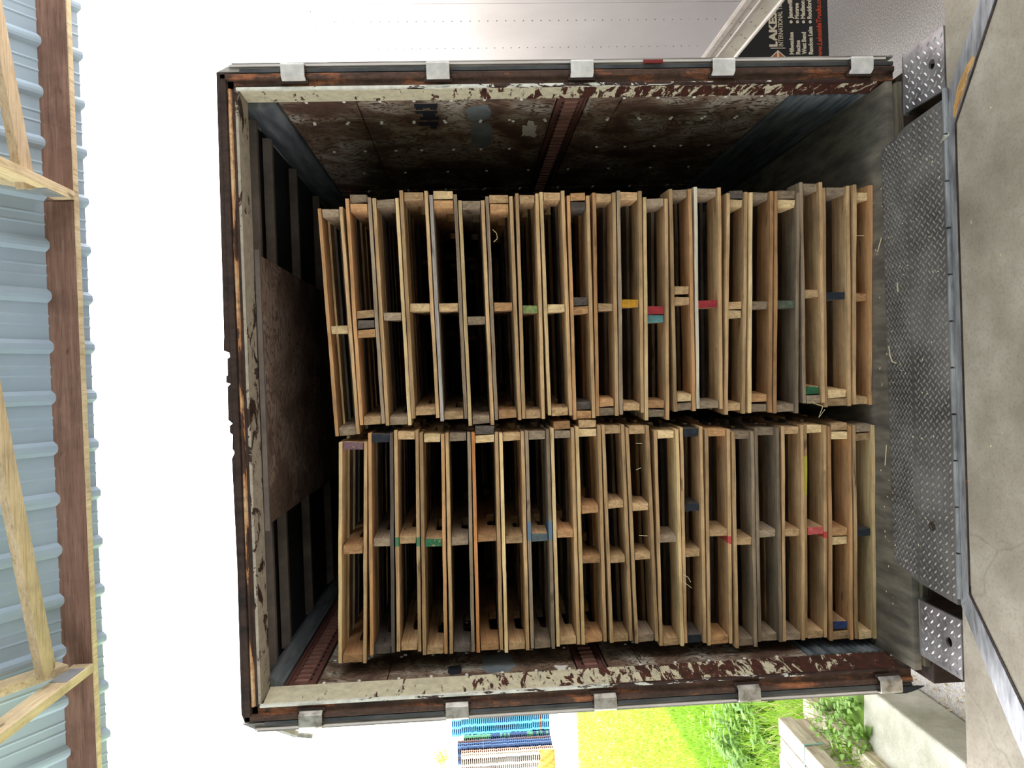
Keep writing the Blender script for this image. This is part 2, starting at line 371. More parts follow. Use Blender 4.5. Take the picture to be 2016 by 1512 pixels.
# ------------------------------------------------------------------ the trailer
XR, XL = 1.235, -1.335; IR, IL = 1.168, -1.25; ZT = 2.69; CZ = 2.62; YE = 15.5
T = empty('freight_trailer', (-.05, 9, GZ)); tag(T, 'rusty open freight trailer backed up to the dock', 'trailer')
def P(mbx, name, mat, bev=0, parent=T):
    return part(mbx, name, mat, T, bev) if parent is T else _sub(mbx, name, mat, parent, bev)
def _sub(mbx, name, mat, parent, bev=0):
    o = mbx.build(name, mat); o.parent = parent
    if bev: bevel(o, bev, 2)
    return o
for s, X, I in ((1, XR, IR), (-1, XL, IL)):
    px = [(X, 3.06), (X, 3.012), (X - s*.004, 3.0), (X - s*.024, 3.0), (X - s*.028, 3.012), (X - s*.060, 3.012), (X - s*.060, 3.13), (X, 3.13)]
    P(MB().prism([(a, b, -.05) for a, b in px], (0, 0, ZT+.05)), 'rear_post', MT['rust_post'], .002)
    j = P(MB().prism([(X - s*.0605, 3.016, .0), (X - s*.066, 3.018, 0), (I - s*.003, 3.128, 0), (X - s*.0605, 3.128, 0)], (0, 0, CZ)), 'jamb_liner', MT['cream'])
    P(MB().box(min(X - s*.0555, X - s*.0675), max(X - s*.0555, X - s*.0675), 3.001, 3.0165, .05, CZ+.01), 'jamb_lip', MT['white_lip'], .002, j)
# header
hp = [(3.0, ZT), (3.0, ZT-.022), (3.012, ZT-.026), (3.012, ZT-.052), (3.13, ZT-.052), (3.13, ZT)]
P(MB().prism([(XL, a, b) for a, b in hp], (XR-XL, 0, 0)), 'header', MT['rust_dark'], .002)
P(MB().prism([(XL+.06, a, b) for a, b in ((3.013, ZT-.024), (3.002, ZT-.030), (3.002, ZT-.038), (3.013, ZT-.043))], (XR-XL-.12, 0, 0)), 'header_bead', MT['rust_head'], .002)
P(MB().prism([(IL-.02, 3.014, ZT-.0525), (IL-.02, 3.128, CZ+.016), (IL-.02, 3.128, CZ), (IL-.02, 3.018, ZT-.062)], (IR-IL+.04, 0, 0)), 'header_liner', MT['cream_head'])
# torn roof cap along the top edge
cap = [(1.24, 0), (1.24, .012), (.2, .022), (.145, .026), (.135, .004), (.118, .002), (.112, .012), (.045, .014), (.042, .020), (.018, .020), (.012, .004), (-.0, .016), (-.13, .018), (-.145, .002), (-.155, .014), (-.18, .014), (-.19, .003), (-.245, .006), (-.26, -.002), (-.285, .010), (-.7, .006), (-1.30, .012), (-1.335, 0)]
P(MB().prism([(x, 3.004, ZT + z + .001) for x, z in cap], (0, .12, 0)), 'roof_cap', MT['rust_dark'])
P(MB().box(XL, XR, 3.12, YE, ZT-.004, ZT+.006), 'roof_skin', MT['roofskin'])
# outer side skins and front wall
P(MB().box(IR+.02, XR-.012, 3.13, YE, -.15, ZT-.006), 'side_skin', MT['door'])
P(MB().box(XL+.012, IL-.02, 3.13, YE, -.15, ZT-.006), 'side_skin', MT['door'])
P(MB().box(IL-.021, IR+.021, YE-.05, YE, -.03, ZT-.004), 'front_wall', MT['ply'])
# floor
fl = P(MB().prism([(IR-.006, 2.985, 0), (-.2, 2.935, 0), (-.9, 2.905, 0), (IL+.01, 2.90, 0), (IL+.01, 3.13, 0), (IL-.02, 3.13, 0), (IL-.02, YE, 0), (IR+.02, YE, 0), (IR+.02, 3.13, 0), (IR-.006, 3.13, 0)], (0, 0, -.028)), 'cargo_floor', MT['tfloor'])
P(MB().prism([(IR-.02, 2.955, -.03), (-.85, 2.885, -.03), (-.87, 2.878, -.03), (-.95, 2.884, -.03), (-.99, 2.876, -.03), (-1.03, 2.886, -.03), (-1.22, 2.88, -.03), (-1.22, 2.96, -.03), (IR-.02, 3.0, -.03)], (0, 0, -.022)), 'broken_edge_board', wood('edge_board', (104, 92, 76), (150, 136, 114), 'X'))
P(MB().box(XL+.05, XR-.05, 2.865, 3.05, -.22, -.055), 'rear_sill', MT['rust_dark'], .004)
# wall plywood, seams and rivets
rv = MB()
def rivet(x, y, z, s):
    rv.cyl((x + s*.003, y, z), (x - s*.0035, y, z), .0085, 8, .006)
cols = [3.13, 3.40, 4.62, 5.84, 7.06, 8.28, 9.5, 10.72, 11.94, 13.16, 15.45]
for s, I in ((1, IR), (-1, IL)):
    if s > 0: rows = [(.335, 1.06), (1.062, 1.205), (1.345, 2.18), (2.182, 2.50)]
    else: rows = [(.335, 1.06), (1.062, 1.205), (1.345, 2.14), (2.142, 2.43)]
    for i in range(len(cols)-1):
        for z0, z1 in rows:
            if i == 0 and z0 < 1.0 and z1 > 1.06 : continue
            d = .0025 * (i % 2)
            P(MB().box(min(I+s*d, I+s*.018), max(I+s*d, I+s*.018), cols[i]+.0012, cols[i+1]-.0012, z0+.0012, z1-.0012), 'plywood_panel', MT['ply'])
    for Y in (3.143, 3.388, 3.412, 3.82, 4.22, 4.608, 4.632, 5.0, 5.4):
        z = .45 + random.random()*.04
        while z < 2.42:
            if not (1.19 < z < 1.36): rivet(I, Y, z + random.uniform(-.01, .01), s)
            z += .148 if Y < 4 else .23
    zt = 1.275
    tr = [(zt)] + ([2.50] if s < 0 else [])
    for zc in tr:
        e = P(MB().box(min(I+s*.004, I+s*.018), max(I+s*.004, I+s*.018), 3.13, 9.5, zc-.062, zc+.062), 'logistic_track', MT['etrack'])
        bars = MB(); Y = 3.16
        while Y < 9.4:
            bars.box(min(I-s*.006, I+s*.005), max(I-s*.006, I+s*.005), Y, Y+.022, zc-.028, zc+.028)
            Y += .0518
        _sub(bars, 'track_rungs', MT['rung'], e)['kind'] = 'stuff'
        sl_ = MB(); Y = 3.192
        while Y < 9.4:
            for dz in (-.033, .033): sl_.box(min(I+s*.001, I+s*.005), max(I+s*.001, I+s*.005), Y, Y+.016, zc+dz-.004, zc+dz+.004)
            Y += .0518
        _sub(sl_, 'track_slots', MT['slot'], e)['kind'] = 'stuff'
        for sg in (-1, 1): _sub(MB().box(min(I-s*.003, I+s*.005), max(I-s*.003, I+s*.005), 3.13, 9.5, zc+sg*.058-.004, zc+sg*.058+.004), 'track_flange', MT['etrack'], e)
    # corrugated scuff liner at the foot of the wall
    pr = [(I + s*.018, 0.0)]
    for k in range(11):
        z = .003 + k*.030; pr += [(I - s*.000, z), (I - s*.008, z+.007), (I - s*.008, z+.018), (I - s*.000, z+.025)]
    pr.append((I + s*.018, .332))
    P(MB().prism([(a, 3.13, b) for a, b in pr], (0, 12.2, 0)), 'scuff_liner', MT['scuff'])
    # top rail along the roof corner
    if s > 0: tp = [(I+.018, 2.50), (I-.012, 2.505), (I-.03, 2.60), (I-.012, CZ+.03), (I+.018, CZ+.03)]
    else: tp = [(I-.018, 2.567), (I+.012, 2.568), (I+.045, 2.625), (I+.03, CZ+.03), (I-.018, CZ+.03)]
    P(MB().prism([(a, 3.13, b) for a, b in tp], (0, 12.2, 0)), 'top_rail', MT['scuff'])
r_ = P(rv, 'rivets', MT['rivet']); r_['kind'] = 'stuff'
# roof bows and the plywood patch over the doorway
for Y, h in ((3.30, .024), (3.55, .03), (4.05, .03), (4.65, .03), (5.25, .03), (5.85, .03), (6.45, .03), (7.1, .03), (7.7, .03), (8.3, .03), (9.0, .03), (9.6, .03), (10.2, .03)):
    P(MB().prism([(IL+.02, Y-.028, CZ+.05), (IL+.02, Y-.014, CZ+.012), (IL+.02, Y+.014, CZ+.012), (IL+.02, Y+.028, CZ+.05)], (IR-IL-.04, 0, 0)), 'roof_bow', MT['bow'])
P(MB().prism([(.54, 3.128, CZ-.008), (-.575, 3.128, CZ-.008), (-.57, 5.55, CZ-.012), (.545, 5.55, CZ-.012)], (0, 0, -.012)), 'ceiling_patch', MT['ply_c'])
P(MB().box(-.60, .56, 3.125, 3.14, CZ-.024, CZ-.004), 'patch_batten', MT['bow'])
# painted patches, stencil and torn label on the walls
def wallpatch(I, s, y0, y1, z0, z1, mat, name, n=18, wob=.12):
    cy, cz = (y0+y1)/2, (z0+z1)/2; pts = []
    for k in range(n):
        a = 2*math.pi*k/n; q = 1 + random.uniform(-wob, wob)
        ca, sa = math.cos(a), math.sin(a); e = .55
        pts.append((I - s*.0006, cy + math.copysign(abs(ca)**e, ca)*(y1-y0)/2*q, cz + math.copysign(abs(sa)**e, sa)*(z1-z0)/2*q))
    return P(MB().prism(pts, (s*.0015, 0, 0)), name, mat)
wallpatch(IR, 1, 3.20, 3.395, 1.62, 1.72, MT['bluepaint'], 'paint_patch')
wallpatch(IR, 1, 3.41, 3.80, 1.60, 1.70, MT['bluepaint'], 'paint_patch')
wallpatch(IL, -1, 3.14, 3.36, 1.60, 1.74, MT['bluepaint'], 'paint_patch')
wallpatch(IL, -1, 3.155, 3.25, 1.83, 1.89, MT['inkk'], 'paint_patch')
pl = wallpatch(IR, 1, 3.44, 3.62, 1.335+.05, 1.335+.115, MT['paper'], 'torn_label', 20, .45)
wallpatch(IL, -1, 3.14, 3.19, 1.38, 1.43, MT['paper'], 'torn_label', 9, .4)
def textmesh(body, size, bold=0.0, sx=1.0, align='LEFT'):
    cu = bpy.data.curves.new('txt', 'FONT'); cu.body = body; cu.size = size; cu.offset = bold; cu.extrude = .0006; cu.align_x = align; cu.resolution_u = 3
    to = bpy.data.objects.new('txt', cu); C.objects.link(to)
    bpy.context.view_layer.update()
    me = bpy.data.meshes.new_from_object(to.evaluated_get(bpy.context.evaluated_depsgraph_get()))
    bpy.data.objects.remove(to)
    for v in me.vertices: v.co.x *= sx
    return me
mb = MB()                                # broad worn stencil strokes, too blurred to read
for y0, y1, z0, z1 in ((3.175, 3.225, 1.845, 1.945), (3.225, 3.245, 1.85, 1.88), (3.225, 3.245, 1.91, 1.94), (3.262, 3.29, 1.85, 1.945), (3.29, 3.335, 1.86, 1.915), (3.335, 3.375, 1.845, 1.93), (3.405, 3.45, 1.85, 1.94), (3.45, 3.49, 1.86, 1.89)):
    mb.box(IR-.0012, IR+.001, y0, y1, z0, z1)
P(mb, 'stencil_mark', MT['inkk'])

# hinges
for s, X, xs, mat in ((1, XR, (575, 862, 1147, 1427, 1700), 'hinge_w'), (-1, XL, (610, 900, 1193, 1477, 1757), 'hinge_s')):
    for xi in xs:
        z = atY(xi, 142 if s > 0 else 1400 - (xi-900)*.055, 2.97).z
        pf = [(X - s*.036, 3.0), (X - s*.036, 2.992), (X - s*.026, 2.974), (X + s*.018, 2.970), (X + s*.026, 2.974), (X + s*.034, 3.02), (X + s*.028, 3.02), (X + s*.02, 2.980), (X - s*.022, 2.982), (X - s*.028, 3.0)]
        h = P(MB().prism([(a, b, z-.046) for a, b in pf], (0, 0, .092)), 'hinge', MT[mat], .002)
        _sub(MB().cyl((X + s*.002, 2.99, z-.052), (X + s*.002, 2.99, z+.052), .008, 10), 'hinge_pin', MT['rust_dark'], h)
        _sub(MB().box(min(X - s*.045, X - s*.03), max(X - s*.045, X - s*.03), 2.998, 3.013, z-.055, z+.055), 'hinge_weld', MT['rust_dark'], h)
# doors folded back along both sides
for s, X in ((1, XR), (-1, XL)):
    a, b = X + s*.014, X + s*.036
    zt = 2.675
    d = P(MB().box(min(a, b), max(a, b), 3.03, 4.22, -.04, zt), 'door', MT['door'])
    _sub(MB().prism([(a, 3.012, -.02), (b, 3.018, -.02), (b, 3.018, zt - .02), (a - s*.006, 3.012, zt + .03), (a - s*.006, 3.012, zt+.02)], (0, .02, 0)), 'door_edge', MT['dooredge'], d)
    _sub(MB().box(min(X+s*.003, a+s*.004), max(X+s*.003, a+s*.004), 3.008, 3.03, -.05, zt-.06), 'door_seal_gap', MT['seal'], d)  # seal widened into a dark strip for the shaded gap at the post
    _sub(MB().box(min(a+s*.014, a+s*.022), max(a+s*.014, a+s*.022), 3.008, 3.016, -.02, zt-.02), 'edge_ridge', MT['rail'], d)
    _sub(MB().box(min(b, b+s*.006), max(b, b+s*.006), 3.008, 3.04, -.05, zt-.03), 'edge_trim', MT['dooredge'], d)
    if s < 0:
        q = MB().beam((b - .002, 3.05, 2.60), (b-.05, 3.06, 2.50), .03, .012).beam((b-.05, 3.06, 2.505), (b-.06, 3.06, 2.44), .014, .014)
        _sub(q, 'lock_rod_bracket', MT['hinge_s'], d)
        _sub(MB().prism([(a, 3.0, .02), (b-.004, 3.0, .03), (b-.006, 3.0, -.02), (b+.004, 3.0, -.06), (a-.002, 3.0, -.10), (a, 3.0, -.07)], (0, .006, 0)), 'torn_rubber', MT['black'], d)
    else:
        _sub(MB().box(1.256, 1.268, 2.999, 3.008, .92, 1.0), 'reflector_strip', plain('reflector', (120, 34, 32), .5), d)

# ------------------------------------------------------------------ pallets
tones = {'n': ((158, 122, 84), (210, 174, 128)), 'o': ((160, 116, 76), (204, 156, 108)), 'g': ((122, 102, 82), (168, 146, 120)),
         'p': ((200, 164, 112), (234, 204, 156)), 'w': ((216, 198, 166), (242, 230, 206)), 'd': ((76, 67, 60), (110, 98, 88)),
         'O': ((192, 122, 70), (222, 156, 98)), 's': ((146, 134, 124), (174, 164, 156))}
paints = {'G': (58, 112, 76), 'R': (158, 52, 56), 'T': (96, 142, 140), 'Y': (196, 142, 44), 'P': (120, 92, 96), 'B': (52, 66, 106), 'K': (44, 48, 54), 'L': (132, 146, 88), 'E': (96, 106, 108), 'r': (206, 96, 92), 'D': (86, 92, 74)}
BM = {k: wood('board_' + k, *v, 'X') for k, v in tones.items()}
SM = {k: wood('stringer_' + k, *v, 'Y') for k, v in tones.items()}
for k, v in paints.items(): SM[k] = wood('stringer_paint_' + k, *tones['n' if k not in 'KD' else 'd'], 'Y', paint=v)
BM['b'] = wood('board_blue_splash', *tones['g'], 'X', strip=(.04, .055, (98, 118, 136)))
BM['y'] = wood('board_yellow_edge', *tones['n'], 'X', strip=(.25, .10, (190, 176, 70)))
BM['e'] = wood('board_green_splash', *tones['n'], 'X', strip=(.0, .035, (76, 120, 84)))
BM['h'] = wood('board_red_splash', *tones['n'], 'X', strip=(-.01, .03, (190, 76, 70)))
PW = .945; PD = 1.19; TH = .0165
def board_mesh(dep, seed):
    rn = random.Random(seed); n = 9; vs = []
    bow = rn.uniform(-.002, .002)
    for i in range(n+1):
        x = -PW/2 + PW*i/n; a = rn.uniform(-.003, .003); b = rn.uniform(-.0014, .0014); cc = rn.uniform(-.001, .001); bz = bow*(1-(2*i/n-1)**2)
        if i in (0, n): x += rn.uniform(-.004, .004)
        vs += [(x, a, .0005+abs(cc)), (x, a*.6, TH-abs(b)*1.5+min(0, bz)), (x, dep + b*2, TH-abs(b)), (x, dep + a, .0005)]
    fs = [(i*4+k, i*4+(k+1)%4, i*4+4+(k+1)%4, i*4+4+k) for i in range(n) for k in range(4)] + [(3,2,1,0), (n*4, n*4+1, n*4+2, n*4+3)]
    m_ = MB(); m_.v = vs; m_.f = fs; me = m_.mesh('board', BM['n']); fixn(me); return me
WID = (.092, .092, .120, .092, .138)
BMESH = [(w, board_mesh(w, 10+i)) for i, w in enumerate(WID)]
WIDE = [(w, board_mesh(w, 40+i)) for i, w in enumerate((.138, .128, .14))]
SH = .085
def stringer_mesh(seed):
    rn = random.Random(seed); w = .0365; L = PD - .004
    y = [(0.003, 0), (.15, 0), (.155, .034), (.175, .038), (.36, .038), (.38, .034), (.385, 0), (L-.385, 0), (L-.38, .034), (L-.36, .038), (L-.175, .038), (L-.155, .034), (L-.15, 0), (L, 0), (L, SH), (.003, SH)]
    m_ = MB(); j = [(rn.uniform(-.0015, .0015)) for _ in y]
    pts = [(-w/2, a, b) for a, b in y]; m_.prism(pts, (w, 0, 0))
    nv = len(y)                           # rounded, chewed front corners
    vs = [list(v) for v in m_.v]
    for base, sx in ((0, 1), (nv, -1)):
        for k in (0, nv-1):
            vs[base+k][0] += sx*rn.uniform(0, .004); vs[base+k][1] += rn.uniform(0, .004)
            vs[base+k][2] += (1 if k == 0 else -1)*rn.uniform(0, .004)
    m_.v = [tuple(v) for v in vs]; me = m_.mesh('stringer', SM['n']); fixn(me); return me
SMESH = [stringer_mesh(i) for i in range(5)]
def block_mesh():
    return None
rnd = random.Random(3)
def pallet(loc, rx, yaw, h, bt, bb, strs, label, group, rn):
    t = empty('wooden_pallet', loc); t.rotation_euler = (0, rx, yaw); tag(t, label, 'pallet', group)
    pool = 'nngggodgd'
    sh = h - 2*TH
    # upper deck
    y = 0.0; k = 0
    w0, me0 = WIDE[rn.randrange(3)]
    gaps = (.055, .072, .06, .07, .065, .055)
    lst = [(0.0, me0)]; y = w0
    for g in range(5):
        w, me = BMESH[rn.randrange(4)]; y += gaps[g] + rn.uniform(-.012, .012); lst.append((y, me)); y += w
    lst.append((PD - .138, WIDE[0][1]))
    if lst[-1][0] < y + .01: lst.pop(-2)
    for i, (yy, me) in enumerate(lst):
        o = obj('top_board', me, t, BM[bt if i == 0 else rn.choice(pool)]); o.location = (rn.uniform(-.004, .004), yy + (rn.uniform(-.006, .004) if i == 0 else 0), h - TH); 
    for i, yy in enumerate((0.0, .24 + rn.uniform(-.03, .03), PD/2-.05, .78 + rn.uniform(-.03, .03), PD-.138)):
        me = WIDE[rn.randrange(3)][1] if i in (0, 4) else BMESH[rn.randrange(4)][1]
        o = obj('bottom_board', me, t, BM[bb if i == 0 else rn.choice(pool)]); o.location = (rn.uniform(-.004, .004), yy + (rn.uniform(-.006, .004) if i == 0 else 0), 0)
    for i, (sx, c) in enumerate(strs):
        o = obj('stringer', SMESH[rn.randrange(5)], t, SM[c]); o.location = (sx, rn.uniform(-.004, .01), TH + .0005); o.scale = (1, 1, (sh - .001)/SH)
    return t
RI = [(622,653),(673.5,707),(730.5,758),(785,810),(843,866),(900,921),(953.5,973),(1009.5,1027),(1061,1073.5),(1112,1128),(1161,1173),(1212.5,1219),(1264.5,1269),(1315.5,1318),(1361.5,1371),(1421,1425),(1473,1467),(1522,1518),(1577,1571),(1625,1624),(1683,1677),(1727,1719)]
LI = [(666,665),(723.5,722),(774,777.5),(824.5,830),(875,881.5),(926.5,935),(981,991),(1032,1043),(1082,1093.5),(1131,1143.5),(1183,1196),(1230,1247),(1278.5,1298),(1336,1347),(1383,1392),(1438,1443),(1484,1491),(1533,1540),(1582,1585),(1630,1631.5),(1677.5,1681),(1723,1726)]
RY = [(408,859),(387,837),(391,838),(378,823),(381,827),(394,837),(387,827),(383,825),(373,823),(384,826),(382,818),(378,815),(389,828),(372,810),(369,806),(381,816),(377,814),(380,813),(357,797),(366,802),(364,798)]
LY = [(862,1317),(845,1300),(842,1293),(846,1299),(843,1296),(842,1294),(841,1294),(840,1288),(833,1280),(830,1277),(828,1275),(829,1274),(842,1280),(838,1273),(836,1277),(840,1282),(836,1270),(834,1268),(834,1262),(838,1262),(836,1262)]
RB = 'on og np nn sg pn gn nn pn on on gn pn no wn nn po og gn nn no'.split()
LB = 'pn od ee no ng On pn bb pn pn nn nn np nn nh ng gg nn yh oo np'.split()
RS = ['412g 649p 853g','393g 411o 618n 640d 656o 831n','398g 623g 834g','387n 605p 811n','388p 404o 604n 820n','400g 630g 828g','392n 411o 603o 817o','390n 609L 817n','380n 607p 813n','390o 407d 597d 610o 805d 820o','388n 605n 797o 812g','384n 597Y 803n','396g 611R 628T 798o 816g','378g 571n 593n 786p 802g','376g 598R 800g','386d 402p 603n 619p 803n','384g 601g 785o 805g','386g 403p 600D 805g','365g 578n 771G 788g','372g 582K 777p 793n','389p 585o 790n']
LS = ['871P 1085o 1310o','850K 1071g 1294d','848n 1064n 1286n','850p 1069G 1293n','851g 1067g 1290d','848d 864p 1061o 1287o','846n 1064n 1287n','846g 1060E 1282g','840o 855g 1052o 1275n','836n 852p 1003o 1103o 1272o','834n 993n 1103n 1270n','831n 998n 1096n 1268g','846p 1062g 1276n','844K 1000K 1090n 1267K','840o 1049n 1269o','844g 1066n 1277g','842g 1051g 1265g','838n 1050n 1262g','838p 1046r 1256n','841n 857p 1048o 1066p 1236B 1256n','842g 859n 1049K 1256p']
ORD = 'first second third fourth fifth sixth seventh eighth ninth tenth eleventh twelfth thirteenth fourteenth fifteenth sixteenth seventeenth eighteenth nineteenth twentieth twenty-first'.split()
PN = {'G': 'green', 'R': 'red', 'T': 'teal', 'Y': 'yellow', 'P': 'purple', 'B': 'blue', 'K': 'black', 'L': 'light green', 'E': 'blue-grey', 'r': 'red', 'D': 'dull green'}
stack_dims = {}
for side, I_, Y_, B_, S_, yr, yl, where in (('R', RI, RY, RB, RS, 3.105, 3.165, 'stack nearer the white trailer'), ('L', LI, LY, LB, LS, 3.15, 3.185, 'stack nearer the lawn')):
    rn = random.Random(11 if side == 'R' else 23)
    lines = []
    for (xa, xb) in I_:
        yt, yb = (385, 825) if side == 'R' else (838, 1280)
        A = atY(xa, yt, yr); Bp = atY(xb, yb, yl); lines.append([A, Bp])
    A, Bp = lines[-1]
    dz0 = .0015 - min(A.z, Bp.z)
    A.z = .0015; Bp.z = .0015
    if side == 'R':                      # blend the lowest pallets onto the level floor
        for k, f in ((20, .75), (19, .45), (18, .2)):
            lines[k][0].z += .03*f; lines[k][1].z -= .0*f
    dims = []
    for i in range(21):
        (ta, tb_), (ba, bb_) = lines[i], lines[i+1]
        sa = (ba.z - bb_.z)/(ba.x - bb_.x)
        # the pallet rests on the line below it and stays under the line above
        pc = (atY((I_[i][0]+I_[i+1][0])/2, Y_[i][0], yr) + atY((I_[i][1]+I_[i+1][1])/2, Y_[i][1], yl)) / 2
        zc = bb_.z + sa*(pc.x - bb_.x)
        h = min(ta.z - (bb_.z + sa*(ta.x - bb_.x)), tb_.z - (bb_.z + sa*(tb_.x - bb_.x))) - .0012
        yaw = math.atan2(yr - yl, ba.x - bb_.x) + rn.uniform(-.006, .006)
        strs = []
        for tk in S_[i].split():
            yy = float(tk[:-1]); fr = (yy - Y_[i][0])/(Y_[i][1]-Y_[i][0])
            xm = (I_[i][0]+I_[i+1][0])/2*(1-fr) + (I_[i][1]+I_[i+1][1])/2*fr
            sx = atY(xm, yy, (yr+yl)/2).x - pc.x
            strs.append((max(-PW/2+.019, min(PW/2-.019, sx)), tk[-1]))
        strs.sort()
        for k in range(1, len(strs)):      # doubled stringers sit side by side
            if strs[k][0] - strs[k-1][0] < .038: strs[k] = (strs[k-1][0] + .038, strs[k][1])
        pn = [PN[c] for _, c in strs if c in PN]; pn = list(dict.fromkeys(pn))
        if len(pn) > 1: ds = ' with ' + ' and '.join(pn[:2]) + ' stringer ends'
        elif pn: ds = ' with ' + pn[0] + '-painted stringer end'
        else: ds = ''
        lb = 'pallet' + ds + ', ' + ORD[i] + ' from roof, ' + where
        pallet((pc.x, (yr+yl)/2 + rn.uniform(-.006, .006), zc), -math.atan(sa), yaw, h, B_[i][0], B_[i][1], strs, lb, 'used pallets in the ' + where, rn)
        dims.append((pc.x, zc, h))
    stack_dims[side] = dims
# the next pair of stacks, deeper in the dark trailer
for side, x0 in (('R', .27), ('L', -.70)):
    rn = random.Random(5 if side == 'R' else 6); z = .0015
    for i in range(20):
        h = .108 + rn.uniform(0, .006)
        strs = [(-PW/2+.02, rn.choice('nog')), (rn.uniform(-.04, .04), rn.choice('nopg')), (PW/2-.02, rn.choice('ngo'))]
        pallet((x0 + rn.uniform(-.03, .03), 4.46 + rn.uniform(-.02, .02), z), 0, rn.uniform(-.01, .01), h, rn.choice('nogp'), rn.choice('nog'), strs,
               'dim pallet in the second row, behind the ' + ('stack nearer the white trailer' if side == 'R' else 'stack nearer the lawn'), 'second row behind the ' + ('stack nearer the white trailer' if side == 'R' else 'stack nearer the lawn'), rn)
        z += h + .0012

# ------------------------------------------------------------------ dock leveler and bumpers
LV = empty('dock_leveler', (0, 2.6, 0)); tag(LV, 'dark diamond-plate dock leveler lip resting on the trailer floor', 'dock leveler')
yh, ym, yf = 2.604, 2.80, 3.012
zh, zm, zf = .012, .034, .012
def lipx(y): t = (y - yh)/(yf - yh); return (-.885 + .062*t, .945 - .065*t)
def lipz(y): return zh + (zm-zh)*(y-yh)/(ym-yh) if y < ym else zm + (zf-zm)*(y-ym)/(yf-ym)
mb = MB(); vs = []
for y in (yh, ym, yf):
    a, b = lipx(y); vs += [(a, y, lipz(y)), (b, y, lipz(y)), (b, y, lipz(y)-.011), (a, y, lipz(y)-.011)]
mb.add(vs, [(r*4+k, r*4+(k+1)%4, r*4+4+(k+1)%4, r*4+4+k) for r in range(2) for k in range(4)] + [(3,2,1,0), (8,9,10,11)])
lip = part(mb, 'lip_plate', MT['lip'], LV)
def treads(fn, x0, x1, y0, y1, sp, ln, wd, ht, inside, slope=None):
    mb = MB(); r = 0; y = y0
    while y < y1:
        x = x0 + (sp/2 if r % 2 else 0)
        c = 0
        while x < x1:
            if inside(x, y):
                a = math.radians(35 if (r % 2) else -35 + 90*0) if True else 0
                a = math.radians(40) if r % 2 else math.radians(140)
                z = fn(x, y); d = Vector((math.cos(a), math.sin(a), 0)); dn = Vector((-d.y, d.x, 0)); p_ = Vector((x, y, z))
                base = [p_ + d*ln/2, p_ + dn*wd/2 + d*ln*.15, p_ + dn*wd/2 - d*ln*.15, p_ - d*ln/2, p_ - dn*wd/2 - d*ln*.15, p_ - dn*wd/2 + d*ln*.15]
                top = [p_ + d*ln*.28 + Vector((0,0,ht)), p_ - d*ln*.28 + Vector((0,0,ht))]
                mb.add(base + top, [(0,1,6),(1,2,7,6),(2,3,7),(3,4,7),(4,5,6,7),(5,0,6)])
            x += sp
        y += sp/2; r += 1
    return mb
def in_lip(x, y):
    a, b = lipx(y); return a+.012 < x < b-.012 and (abs(y-ym) > .008)
tr = treads(lambda x, y: lipz(y), -.88, .94, yh+.014, yf-.014, .030, .026, .007, .0038, in_lip)
t_ = part(tr, 'tread_bars', mottled('lip_tread', (98, 92, 86), (120, 113, 106), 6, .5, .2), LV); t_['kind'] = 'stuff'
mb = MB(); x = -.86; k = 0
while x < .90:                          # hinge knuckles along the edge
    (mb if k % 2 == 0 else mb).cyl((x, 2.598, .006), (x+.162, 2.598, .006), .0085 if k % 2 else .0105, 10); x += .168; k += 1
part(mb, 'hinge_tube', MT['steel'], LV)
part(MB().box(-.88, .93, 2.585, 2.600, -.10, .002), 'hinge_plate', MT['steel'], LV)
part(MB().cyl((-.62, 2.72, .026), (-.62, 2.72, .0275), .018, 14), 'plug', MT['rust_dark'], LV)
part(MB().box(-.86, .92, 2.61, 2.66, -.30, -.12), 'lift_beam', MT['rust_dark'], LV)
part(MB().box(-.93, -.90, 2.62, 2.70, -.35, -.2), 'lift_arm', plain('red_paint', (120, 26, 44), .5), LV)
